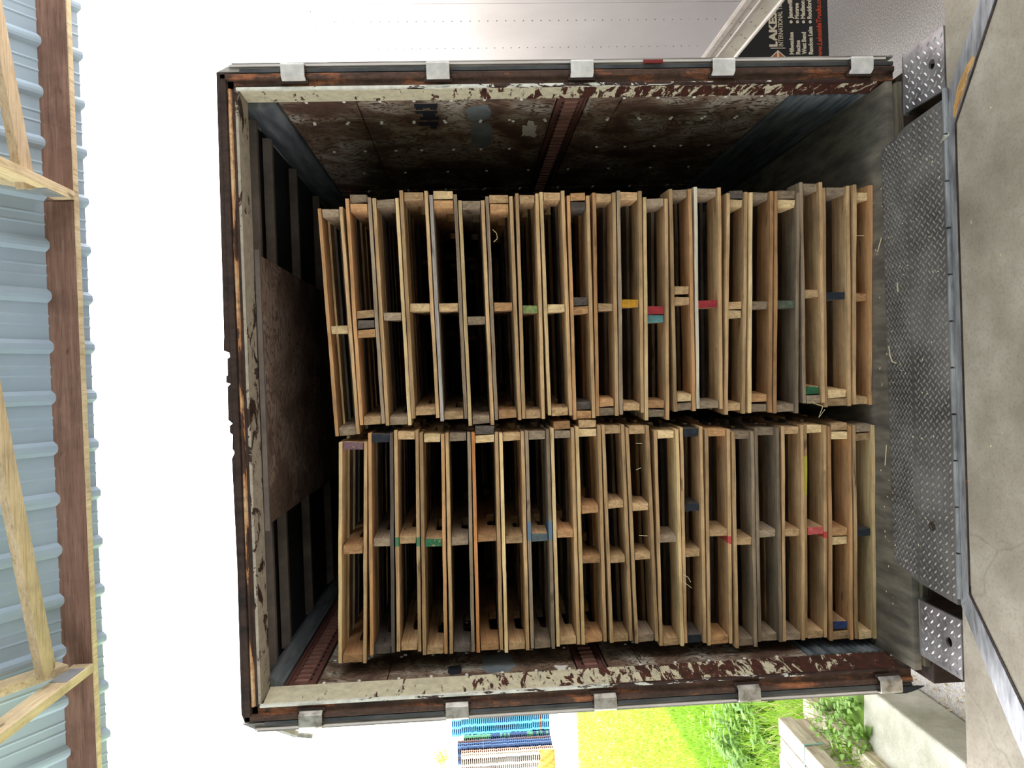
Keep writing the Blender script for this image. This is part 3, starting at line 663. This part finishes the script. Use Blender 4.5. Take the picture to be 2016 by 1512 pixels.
for x0, x1, lb, dirty in ((.985, 1.215, 'clean diamond-plate dock bumper box next to the white trailer side, round hole', 0), (-1.165, -.945, 'scuffed diamond-plate dock bumper box on the lawn side, round hole', 1)):
    B = empty('dock_bumper', ((x0+x1)/2, 2.75, -.4)); tag(B, lb, 'dock bumper')
    yb, yn = 2.612, 2.862; hx, hy, hr = (x0+x1)/2 + .005, 2.685, .019
    # top plate with a real hole: ring of quads between hole and edge
    n = 24; ring = [(hx + hr*math.cos(2*math.pi*k/n), hy + hr*math.sin(2*math.pi*k/n)) for k in range(n)]
    def edge(k):
        a = 2*math.pi*k/n; c, s_ = math.cos(a), math.sin(a); t = 1e9
        if c > 1e-6: t = min(t, (x1-hx)/c)
        if c < -1e-6: t = min(t, (x0-hx)/c)
        if s_ > 1e-6: t = min(t, (yn-hy)/s_)
        if s_ < -1e-6: t = min(t, (yb-hy)/s_)
        return (hx+c*t, hy+s_*t)
    out = [edge(k) for k in range(n)]
    # snap ring points onto the plate corners
    for cx, cy in ((x0, yb), (x1, yb), (x0, yn), (x1, yn)):
        i = min(range(n), key=lambda q: (out[q][0]-cx)**2 + (out[q][1]-cy)**2); out[i] = (cx, cy)
    mb = MB(); vs = [(x, y, -.004) for x, y in ring] + [(x, y, -.004) for x, y in out] + [(x, y, -.014) for x, y in ring] + [(x, y, -.014) for x, y in out]
    fs = []
    for k in range(n):
        j = (k+1) % n; fs += [(k, k+n, j+n, j), (k+2*n, j+2*n, j+3*n, k+3*n), (k, j, j+2*n, k+2*n), (k+n, k+3*n, j+3*n, j+n)]
    part(mb.add(vs, fs), 'top_plate', MT['bumper'], B)
    # nose plate rolling over the front edge, side cheeks, rubber block
    part(MB().prism([(x0, yn, -.004), (x0, yn+.022, -.012), (x0, yn+.032, -.05), (x0, yn+.032, -.36), (x0, yn+.022, -.36), (x0, yn+.022, -.05), (x0, yn+.012, -.02), (x0, yn, -.014)], (x1-x0, 0, 0)), 'nose_plate', MT['steel'], B)
    for xs in (x0+.002, x1-.010): part(MB().box(xs, xs+.008, yb, yn-.01, -.36, -.015), 'cheek_plate', MT['rust_dark'], B)
    part(MB().box(x0+.012, x1-.012, yb, yb+.02, -.38, -.05), 'back_plate', MT['rust_dark'], B)
    tb_ = treads(lambda x, y: -.004, x0, x1, yb+.012, yn-.01, .040, .027, .0075, .0035, lambda x, y: x0+.014 < x < x1-.014 and (x-hx)**2+(y-hy)**2 > .036**2)
    t_ = part(tb_, 'tread_bars', MT['bumper'] if dirty else MT['tread'], B); t_['kind'] = 'stuff'

# ------------------------------------------------------------------ white trailer parked alongside
WT = empty('white_trailer', (3.4, 9, GZ)); tag(WT, 'smooth white box trailer parked alongside with riveted side panels', 'trailer')
WX = 2.16; wz = 2.635
y = 3.1; i = 0
while y < 15:
    part(MB().box(WX, WX+.03, y+.002, y+1.218, .075, wz-.06), 'side_panel', MT['white'], WT); y += 1.22; i += 1
part(MB().box(WX-.004, WX+.1, 3.1, 15.3, wz-.075, wz), 'top_rail', MT['rail'], WT, .01)
part(MB().prism([(WX-.006, 3.1, .075), (WX-.014, 3.1, .06), (WX-.014, 3.1, .028), (WX-.006, 3.1, .02), (WX-.006, 3.1, -.02), (WX-.012, 3.1, -.024), (WX-.012, 3.1, -.035), (WX-.006, 3.1, -.04), (WX-.006, 3.1, -.145), (WX-.018, 3.1, -.152), (WX-.018, 3.1, -.165), (WX+.05, 3.1, -.165), (WX+.05, 3.1, .075)], (0, 12.2, 0)), 'bottom_rail', MT['rail'], WT)
part(MB().box(WX+.03, WX+2.5, 3.12, 15.3, -.16, wz-.004), 'box_body', MT['white'], WT)
mb = MB()
for Y in (3.79, 4.16, 4.53, 4.90, 5.27, 5.64, 6.01, 6.38):
    z = .16
    while z < wz-.12: mb.cyl((WX+.002, Y, z), (WX-.004, Y, z), .0055, 6, .003); z += .054
Y = 3.2
while Y < 9:
    for z in (.045, -.005, -.075): mb.cyl((WX-.004, Y, z), (WX-.016 if z > .02 else WX-.010, Y, z), .006, 6, .004)
    mb.cyl((WX-.004, Y+.05, -.12), (WX-.010, Y+.05, -.12), .006, 6, .004)
    mb.cyl((WX-.003, Y, wz-.04), (WX-.008, Y, wz-.04), .005, 6, .003)
    Y += .17
part(mb, 'rivets', MT['steel'], WT)['kind'] = 'stuff'
part(MB().box(2.5, 4.3, 6.2, 7.9, -.95, -.2), 'axle_box', MT['black'], WT)
part(MB().box(2.20, 2.70, 5.208, 5.23, -.22, -.16), 'flap_bracket', MT['steel'], WT)
# mud flap with its print
MF = empty('mud_flap', (2.5, 5.2, -.9)); tag(MF, 'black rubber mud flap with white and red dealer lettering under the white trailer', 'mud flap')
bevel(part(MB().box(2.08, 2.80, 5.195, 5.207, -.89, -.165), 'rubber_sheet', MT['black'], MF), .003)
def word(body, x, z, size, mat, bold=0, sx=.8, width=None):
    me = textmesh(body, size, bold, sx)
    if width:
        xs = [v.co.x for v in me.vertices]; k = width/(max(xs)-min(xs))
        for v in me.vertices: v.co.x = (v.co.x - min(xs))*k
    me.materials.append(MT[mat]); o = obj('lettering', me, MF)
    o.matrix_parent_inverse = Matrix.Translation(-Vector(MF.location)); o.matrix_basis = Matrix(((1,0,0,x),(0,0,-1,5.1942),(0,1,0,z),(0,0,0,1)))
    return o
def fl(x, y): return atY(x, y, 5.194)
q = fl(1530, 93); cap_ = lambda xa, xb: abs(fl(xa, 60).z - fl(xb, 60).z)
word('LAKESIDE', fl(1530, 92).x, fl(1530, 92).z, cap_(1515.5, 1530)/.69, 'inkw', .0035, .85, (fl(1530, 22).x - fl(1530, 92).x)*8/5.3)
word('INTERNATIONAL TRUCKS', fl(1542, 91).x, fl(1542, 91).z, cap_(1533, 1542)/.69, 'inkw', .0006, .7, (fl(1542, 6).x - fl(1542, 91).x)*20/16.3)
o = MB().box(fl(1530, 95.5).x, fl(1530, 94).x, 5.1936, 5.195, fl(1546, 94).z, fl(1517, 94).z).build('rule_line', MT['inkw']); o.parent = MF; o.matrix_parent_inverse = Matrix.Translation(-Vector(MF.location))
for k, (w1, w2, xi) in enumerate((('Milwaukee', 'Janesville', 1563), ('Racine', 'Monroe', 1575.5), ('West Bend', 'Madison', 1587.5), ('Random Lake', 'Rockford', 1600.5))):
    a, b = fl(xi, 107), fl(xi-4, 37)
    hh = cap_(1555, 1563)/.69
    ww = {'Milwaukee': 44, 'Racine': 28, 'West Bend': 44, 'Random Lake': 55}[w1]
    word(w1, a.x, a.z, hh, 'inkw', .0018, .7, fl(xi, 107-ww).x - a.x)
    o = MB().cyl((fl(xi-4, 43).x, 5.1936, a.z + hh*.3), (fl(xi-4, 43).x, 5.195, a.z + hh*.3), .011, 14).build('bullet', MT['inkw']); o.parent = MF; o.matrix_parent_inverse = Matrix.Translation(-Vector(MF.location))
    w2w = {'Janesville': 43, 'Monroe': 31, 'Madison': 36, 'Rockford': 38}[w2]
    word(w2, b.x, a.z + .002, hh, 'inkw', .0018, .7, fl(xi, 37-w2w).x - fl(xi, 37).x)
word('www.LakesideTrucks.com', fl(1619, 118).x, fl(1619, 118).z, cap_(1610, 1619)/.66, 'inkr', .0012, .75, (fl(1619, 0).x - fl(1619, 118).x)*1.12)
lg = MB(); c = fl(1532, 113); r0, r1 = .052, .046     # diamond emblem
lg.prism([(c.x+r0*1.0, 5.1938, c.z), (c.x, 5.1938, c.z+r0*1.15), (c.x-r0, 5.1938, c.z), (c.x, 5.1938, c.z-r0*1.15)], (0, .001, 0))
o = lg.build('emblem_border', MT['inkw']); o.parent = MF; o.matrix_parent_inverse = Matrix.Translation(-Vector(MF.location))
o = MB().prism([(c.x+r1*.92, 5.1934, c.z), (c.x, 5.1934, c.z+r1*1.05), (c.x-r1*.92, 5.1934, c.z), (c.x, 5.1934, c.z-r1*1.05)], (0, .0006, 0)).build('emblem_field', MT['inko']); o.parent = MF; o.matrix_parent_inverse = Matrix.Translation(-Vector(MF.location))
o = MB().box(c.x-.05, c.x+.046, 5.193, 5.1938, c.z-.007, c.z+.007).build('emblem_bar', MT['inkw']); o.parent = MF; o.matrix_parent_inverse = Matrix.Translation(-Vector(MF.location))

# ------------------------------------------------------------------ left yard: lumber, weeds, grass
LP = empty('lumber_pile', (-2.9, 5.0, LZ)); tag(LP, 'grey weathered timbers strapped in a pile among the weeds', 'lumber')
rn = random.Random(9)
for lv, (z0, z1) in enumerate(((LZ, -.785), (-.782, -.668), (-.665, -.552))):
    x = -2.72 - (.0 if lv else -.12) - (.03 if lv == 1 else 0)
    for k in range(6):
        w = .138; ye = 5.64 + rn.uniform(-.05, .05) + (.10 if lv == 0 else 0) - (.12 if k > 2 and lv == 2 else 0)
        o = part(MB().box(x-w, x-.004, 3.4, ye, z0, z1), 'timber', MT['timber'], LP, .006); x -= w + .002
st = MB(); ys_ = 5.20
st.box(-3.6, -2.715, ys_, ys_+.014, -.551, -.5485).box(-2.717, -2.7145, ys_, ys_+.014, -.70, -.549)
part(st, 'strap', MT['strap'], LP)
def blade_field(n, xr, yr_, z, hmin, hmax, w, seed, cond=lambda x, y: True, lean=.5):
    rn = random.Random(seed); m_ = MB()
    for _ in range(n):
        u = rn.random(); y = yr_[0] + (yr_[1]-yr_[0])*u**1.6
        x0, x1 = xr(y); x = rn.uniform(x0, x1)
        if not cond(x, y): continue
        h = rn.uniform(hmin, hmax); a = rn.uniform(0, 6.28); dx, dy = math.cos(a), math.sin(a); l = h*rn.uniform(.1, lean); ww = w*(1 + y/12)
        m_.v += [(x - dy*ww, y + dx*ww, z), (x + dy*ww, y - dx*ww, z), (x + dx*l*.5 + dy*ww*.6, y + dy*l*.5 - dx*ww*.6, z + h*.65), (x + dx*l*.5 - dy*ww*.6, y + dy*l*.5 + dx*ww*.6, z + h*.65), (x + dx*l, y + dy*l, z + h)]
        k = len(m_.v)-5; m_.f += [(k, k+1, k+2, k+3), (k+3, k+2, k+4)]
    return m_
o = blade_field(80000, lambda y: (-y*.62 - 1.2, -2.4), (6.6, 20.3), LZ, .03, .085, .005, 1).build('lawn_grass', MT['grass'], recalc=False); tag(o, 'short mown lawn grass, shaded near the trailer and sunlit beyond', 'grass', kind='stuff')
o = blade_field(9000, lambda y: (-y*.62 - 1.0, -2.62), (3.6, 7.2), LZ, .06, .30, .0035, 2, lambda x, y: x > -2.72 or y > 5.72, 1.0).build('rough_grass', MT['grass'], recalc=False); tag(o, 'long rough grass around the lumber pile and curb', 'grass', kind='stuff')
o = blade_field(3500, lambda y: (-y*.62 - 1.0, -2.6), (3.6, 7.0), LZ, .03, .22, .003, 4, lambda x, y: x > -2.72 or y > 5.72, 1.4).build('dry_grass', MT['drygrass'], recalc=False); tag(o, 'dry straw-coloured grass stalks among the weeds', 'grass', kind='stuff')
o = blade_field(1500, lambda y: (-2.24, -1.5), (3.2, 5.4), GZ, .005, .03, .003, 5, lean=3).build('leaf_litter', MT['drygrass'], recalc=False); tag(o, 'dry leaf litter on the ground between curb and trailer', 'litter', kind='stuff')
def weed(loc, hgt, n, seed, leaf, label, broad):
    rn = random.Random(seed); r = empty('weed_plant', loc); tag(r, label, 'weed', 'weeds along the curb and lumber')
    st_ = MB(); lf = MB()
    for k in range(n):
        a = rn.uniform(0, 6.28); tip = Vector((math.cos(a)*hgt*rn.uniform(.15, .5), math.sin(a)*hgt*rn.uniform(.15, .5), hgt*rn.uniform(.6, 1.0)))
        st_.cyl((0, 0, 0), tip, .004, 5, .0015)
        for q in range(6):
            t = .25 + .75*q/5; p_ = tip*t; b = rn.uniform(0, 6.28); L = leaf*rn.uniform(.7, 1.2)*(1.2-.5*t); wd = L*broad
            d = Vector((math.cos(b), math.sin(b), rn.uniform(-.2, .5))).normalized(); s_ = d.cross(Vector((0,0,1))).normalized(); dn = Vector((0,0,-.18*L))
            lf.add([p_, p_ + d*L*.35 + s_*wd, p_ + d*L*.75 + s_*wd*.7 + dn*.5, p_ + d*L + dn, p_ + d*L*.75 - s_*wd*.7 + dn*.5, p_ + d*L*.35 - s_*wd], [(0,1,2,3,4,5)])
    o1 = st_.build('stem', MT['weed'], r); o2 = lf.build('foliage', MT['weed'], r, recalc=False); return r
WP = [(1640,1470,.26,6,.07,.34),(1655,1430,.24,6,.06,.36),(1625,1425,.22,5,.06,.35),(1665,1490,.28,6,.08,.3),(1600,1400,.2,5,.06,.36),(1680,1455,.22,5,.08,.26),(1635,1395,.2,5,.06,.34),(1655,1385,.18,4,.06,.36)]
for k, (x, y, h, n, lf_, br) in enumerate(WP):
    p_ = atZ(x + 40, y, LZ)
    if p_.x < -2.70 and p_.y < 5.8: p_.x = -2.68 + (k % 3)*.03
    weed(p_, h, n, 100+k, lf_, 'leafy green weed between the lumber pile and the concrete curb', br)
for k, (x, y, h, n) in enumerate(((1455,1395,.35,7),(1445,1430,.42,8),(1440,1460,.42,8),(1450,1490,.45,9),(1475,1505,.35,7),(1465,1420,.3,7),(1490,1400,.28,6),(1500,1450,.25,6),(1470,1470,.35,7))):
    p_ = atZ(x+20, y, LZ); p_.y = max(p_.y, 6.1)
    weed(p_, h, n, 200+k, .15, 'tall broad-leaved weed at the far end of the lumber pile', .22)

# ------------------------------------------------------------------ far pallet yard
FZ = -3.05; FYd = 53.0
def far_mesh():
    m_ = MB(); w = 1.2
    for x in (-.53, 0, .53):
        for y in (.06, .5, .94): m_.box(x-.07, x+.07, y-.06, y+.06, .02, .105)
    for k in range(6): m_.box(-.6 + k*.206, -.6 + k*.206 + .17, 0, 1.0, .112, .135)
    for y in (0, .45, .9): m_.box(-.6, .6, y, y+.1, .105, .112); m_.box(-.6, .6, y, y+.1, 0, .02)
    k = len(m_.f); m_.box(-.6, .6, .86, 1.0, .02, .105)  # brown closing board added so the openings look shaded inside
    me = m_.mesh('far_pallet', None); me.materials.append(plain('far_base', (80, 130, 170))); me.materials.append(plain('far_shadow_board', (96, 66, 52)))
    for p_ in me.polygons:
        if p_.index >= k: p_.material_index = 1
    return me
FM = far_mesh()
fm = {'b': plain('far_blue', (70, 140, 190), .7), 'g': plain('far_green', (70, 120, 92), .7), 'n': plain('far_navy', (40, 62, 96), .7), 'w': plain('far_wood', (150, 142, 130), .7), 'r': plain('far_rust', (150, 96, 66), .7)}
rn = random.Random(4)
FC = [(1424, 885, 'b', 'blue pallet in the tall far stack nearest the trailer door', 'far blue stack', 0, 0),
      (1461, 912, 'g', 'green or navy pallet in the second far stack, beside the blue stack', 'far green stack', -.25, 1),
      (1482, 897, 'n', 'dark pallet in the third far stack, behind the orange tarp', 'far dark stack', -1.6, 2),
      (1503, 905, 'w', 'pale wooden pallet in the fourth far stack, at the picture edge', 'far pale stack', -2.95, 3)]
for (yc, xt, c, lb, gp, dy, idx) in FC:
    Y = FYd + dy; z = FZ; X = atY(1000, yc, Y).x; top = atY(xt, yc, Y).z; k = 0
    while z + .137 < top:
        o = obj('far_pallet', FM, None, fm[c if idx != 1 else ('g' if z > 1.2 or rn.random() < .3 else 'n')] if not (idx == 0 and k in (4,)) else fm['r'])
        o.location = (X + rn.uniform(-.02, .02) + (.06 if k < 9 and idx == 0 else 0) - (.10 if z > top-.9 and idx == 0 else 0), Y + rn.uniform(-.02, .02), z); o.rotation_euler = (0, 0, .14 if idx == 0 else .06)
        tag(o, lb, 'pallet', gp); z += .137; k += 1
p0 = atY(1066, 1496, 49.6)
mb = MB(); n = 8; vs = []; rn = random.Random(8)
for i in range(n+1):
    for j in range(n+1):
        vs.append((p0.x - .75 + 1.5*i/n, 49.55 + .12*math.sin(i*1.9+j) - .25*(j/n)*(1-j/n)*4*.3, FZ + .02 + (1.05 + .12*math.sin(i*.9))*j/n))
mb.add(vs, [(i*(n+1)+j, i*(n+1)+j+1, (i+1)*(n+1)+j+1, (i+1)*(n+1)+j) for i in range(n) for j in range(n)])
o = mb.build('orange_tarp', plain('orange_tarp', (226, 110, 40), .6)); o.modifiers.new('thick', 'SOLIDIFY').thickness = .02; tag(o, 'crumpled orange tarp hanging at the foot of the far stacks', 'tarp')
pt = atY(870, 1492, 75); tr_ = empty('far_tree', (pt.x, 75, FZ)); tag(tr_, 'small yellow-green tree far beyond the pallet stacks', 'tree')
part(MB().cyl((pt.x, 75, FZ), (pt.x, 75, pt.z), .16, 8, .05), 'trunk', MT['timber'], tr_)
mb = MB(); rn = random.Random(2)
for _ in range(900):
    d = Vector((rn.gauss(0, .5), rn.gauss(0, .5), rn.gauss(0, .42))); c = Vector((pt.x, 75, pt.z)) + d; a = Vector((rn.gauss(0,1), rn.gauss(0,1), rn.gauss(0,1))).normalized(); b = a.cross(Vector((.3,.5,.8))).normalized()
    mb.add([c, c+a*.12+b*.05, c+a*.22, c+a*.12-b*.05], [(0,1,2,3)])
part(mb, 'foliage', MT['grass'], tr_)

# ------------------------------------------------------------------ scraps on the dock
def lump(name, p, L, w, h, rz, mat, seed, label, cat, group=None):
    rn = random.Random(seed); n = 7; vs = []
    for i in range(n+1):
        t = i/n; s_ = (.35 + .65*math.sin(math.pi*min(1, .12+t*.85)))
        ox = rn.uniform(-.3, .3)*w
        for (a, b) in ((-1, 0), (-.7, .8), (.1, 1.0), (.8, .7), (1, 0)): vs.append((ox + a*w/2*s_*rn.uniform(.55, 1.3), (t-.5)*L, b*h*s_*rn.uniform(.4, 1.3)))
    fs = [(i*5+k, i*5+k+1, i*5+6+k, i*5+5+k) for i in range(n) for k in range(4)] + [(i*5, i*5+5, i*5+9, i*5+4) for i in range(n)] + [(0,1,2,3,4), (n*5+4, n*5+3, n*5+2, n*5+1, n*5)]
    o = MB().add(vs, fs).build(name, mat); o.location = p; o.rotation_euler = (0, 0, rz); return tag(o, label, cat, group)
p_ = atZ(1893, 172, .01); lump('wood_scrap', (p_.x, p_.y, .003), .20, .03, .014, math.radians(57), MT['chip'], 1, 'splintered orange-brown wood scrap on the dock steel edging', 'wood scrap')
p_ = atZ(1859, 271, .02); lump('wood_scrap', (p_.x, p_.y, .016), .05, .014, .006, math.radians(20), MT['curb'], 2, 'small pale wood chip on the leveler hinge', 'wood scrap')
p_ = atZ(1764, 712, .03); 
def straw(pts, lb):
    m_ = MB()
    for a, b in zip(pts, pts[1:]): m_.cyl(a, b, .0022, 5)
    return tag(m_.build('straw', MT['straw']), lb, 'straw')
def S(lst, zf): return [tuple(Vector((*atZ(x, y, zf).xy, 0)) + Vector((0, 0, (lipz(atZ(x, y, zf).y) if atZ(x, y, zf).y < yf and zf > .01 else zf) + .0035))) for x, y in lst]
straw(S([(1749, 681), (1752, 700), (1757, 712), (1766, 715)], .02), 'hooked pale straw on the leveler lip')
straw(S([(1770, 556), (1772, 575)], .02), 'short straight straw on the leveler lip')
straw(S([(1737, 468), (1729, 496)], .001), 'thin straw on the trailer floor beside the stack')
straw(S([(1747, 876), (1744, 916)], .001), 'bent straw on the trailer floor in front of the stacks')
rn = random.Random(77); m_ = MB()
for _ in range(120):
    y = rn.uniform(2.58, 3.1) if rn.random() < .8 else rn.uniform(1.7, 2.5); x = rn.uniform(-1.1, 1.0)
    a, b = lipx(y) if yh < y < yf else (9, -9)
    if yh < y < yf and not (a+.02 < x < b-.02): continue
    z = (lipz(y) if yh < y < yf else .003) + .003; L = rn.uniform(.0015, .005); an = rn.uniform(0, 6.28); wd = rn.uniform(.0008, .002)
    d = Vector((math.cos(an), math.sin(an), 0)); s_ = Vector((-d.y, d.x, 0))
    m_.obox((x, y, z), d*L, s_*wd, (0, 0, .001))
tag(m_.build('wood_crumbs', MT['straw']), 'scattered pale wood crumbs on the leveler and floor', 'debris', kind='stuff')
# frayed plastic shreds caught in the pallets
for k, (pts, lb) in enumerate((([(970, 452), (978, 460), (979, 470), (972, 476)], 'frayed strip caught in the seventh pallet nearer the white trailer'), ([(1683, 464), (1701, 464)], 'pale straw sticking out of the lowest pallet near the white trailer'),
        ([(1252, 873), (1264, 873)], 'short shred sticking out of the twelfth pallet nearer the lawn, highest'), ([(1252, 925), (1262, 921)], 'curled shred sticking out of the twelfth pallet nearer the lawn, middle'), ([(1258, 1054), (1275, 1055)], 'shred sticking out of the twelfth pallet nearer the lawn, lowest'),
        ([(1344, 1130), (1355, 1137), (1360, 1146)], 'upper frayed strand in the fourteenth pallet nearer the lawn'), ([(1345, 1145), (1362, 1158)], 'lower frayed strand in the fourteenth pallet nearer the lawn'), ([(1600, 793), (1620, 800), (1612, 822), (1624, 806)], 'tangled strands hanging between the two stacks near the floor'))):
    m_ = MB(); P3 = [atY(x, y, 3.135 + .004*i) for i, (x, y) in enumerate(pts)]
    for a, b in zip(P3, P3[1:]): m_.cyl(a, b, .0013, 5)
    tag(m_.build('frayed_strand', MT['straw']), lb, 'strand')
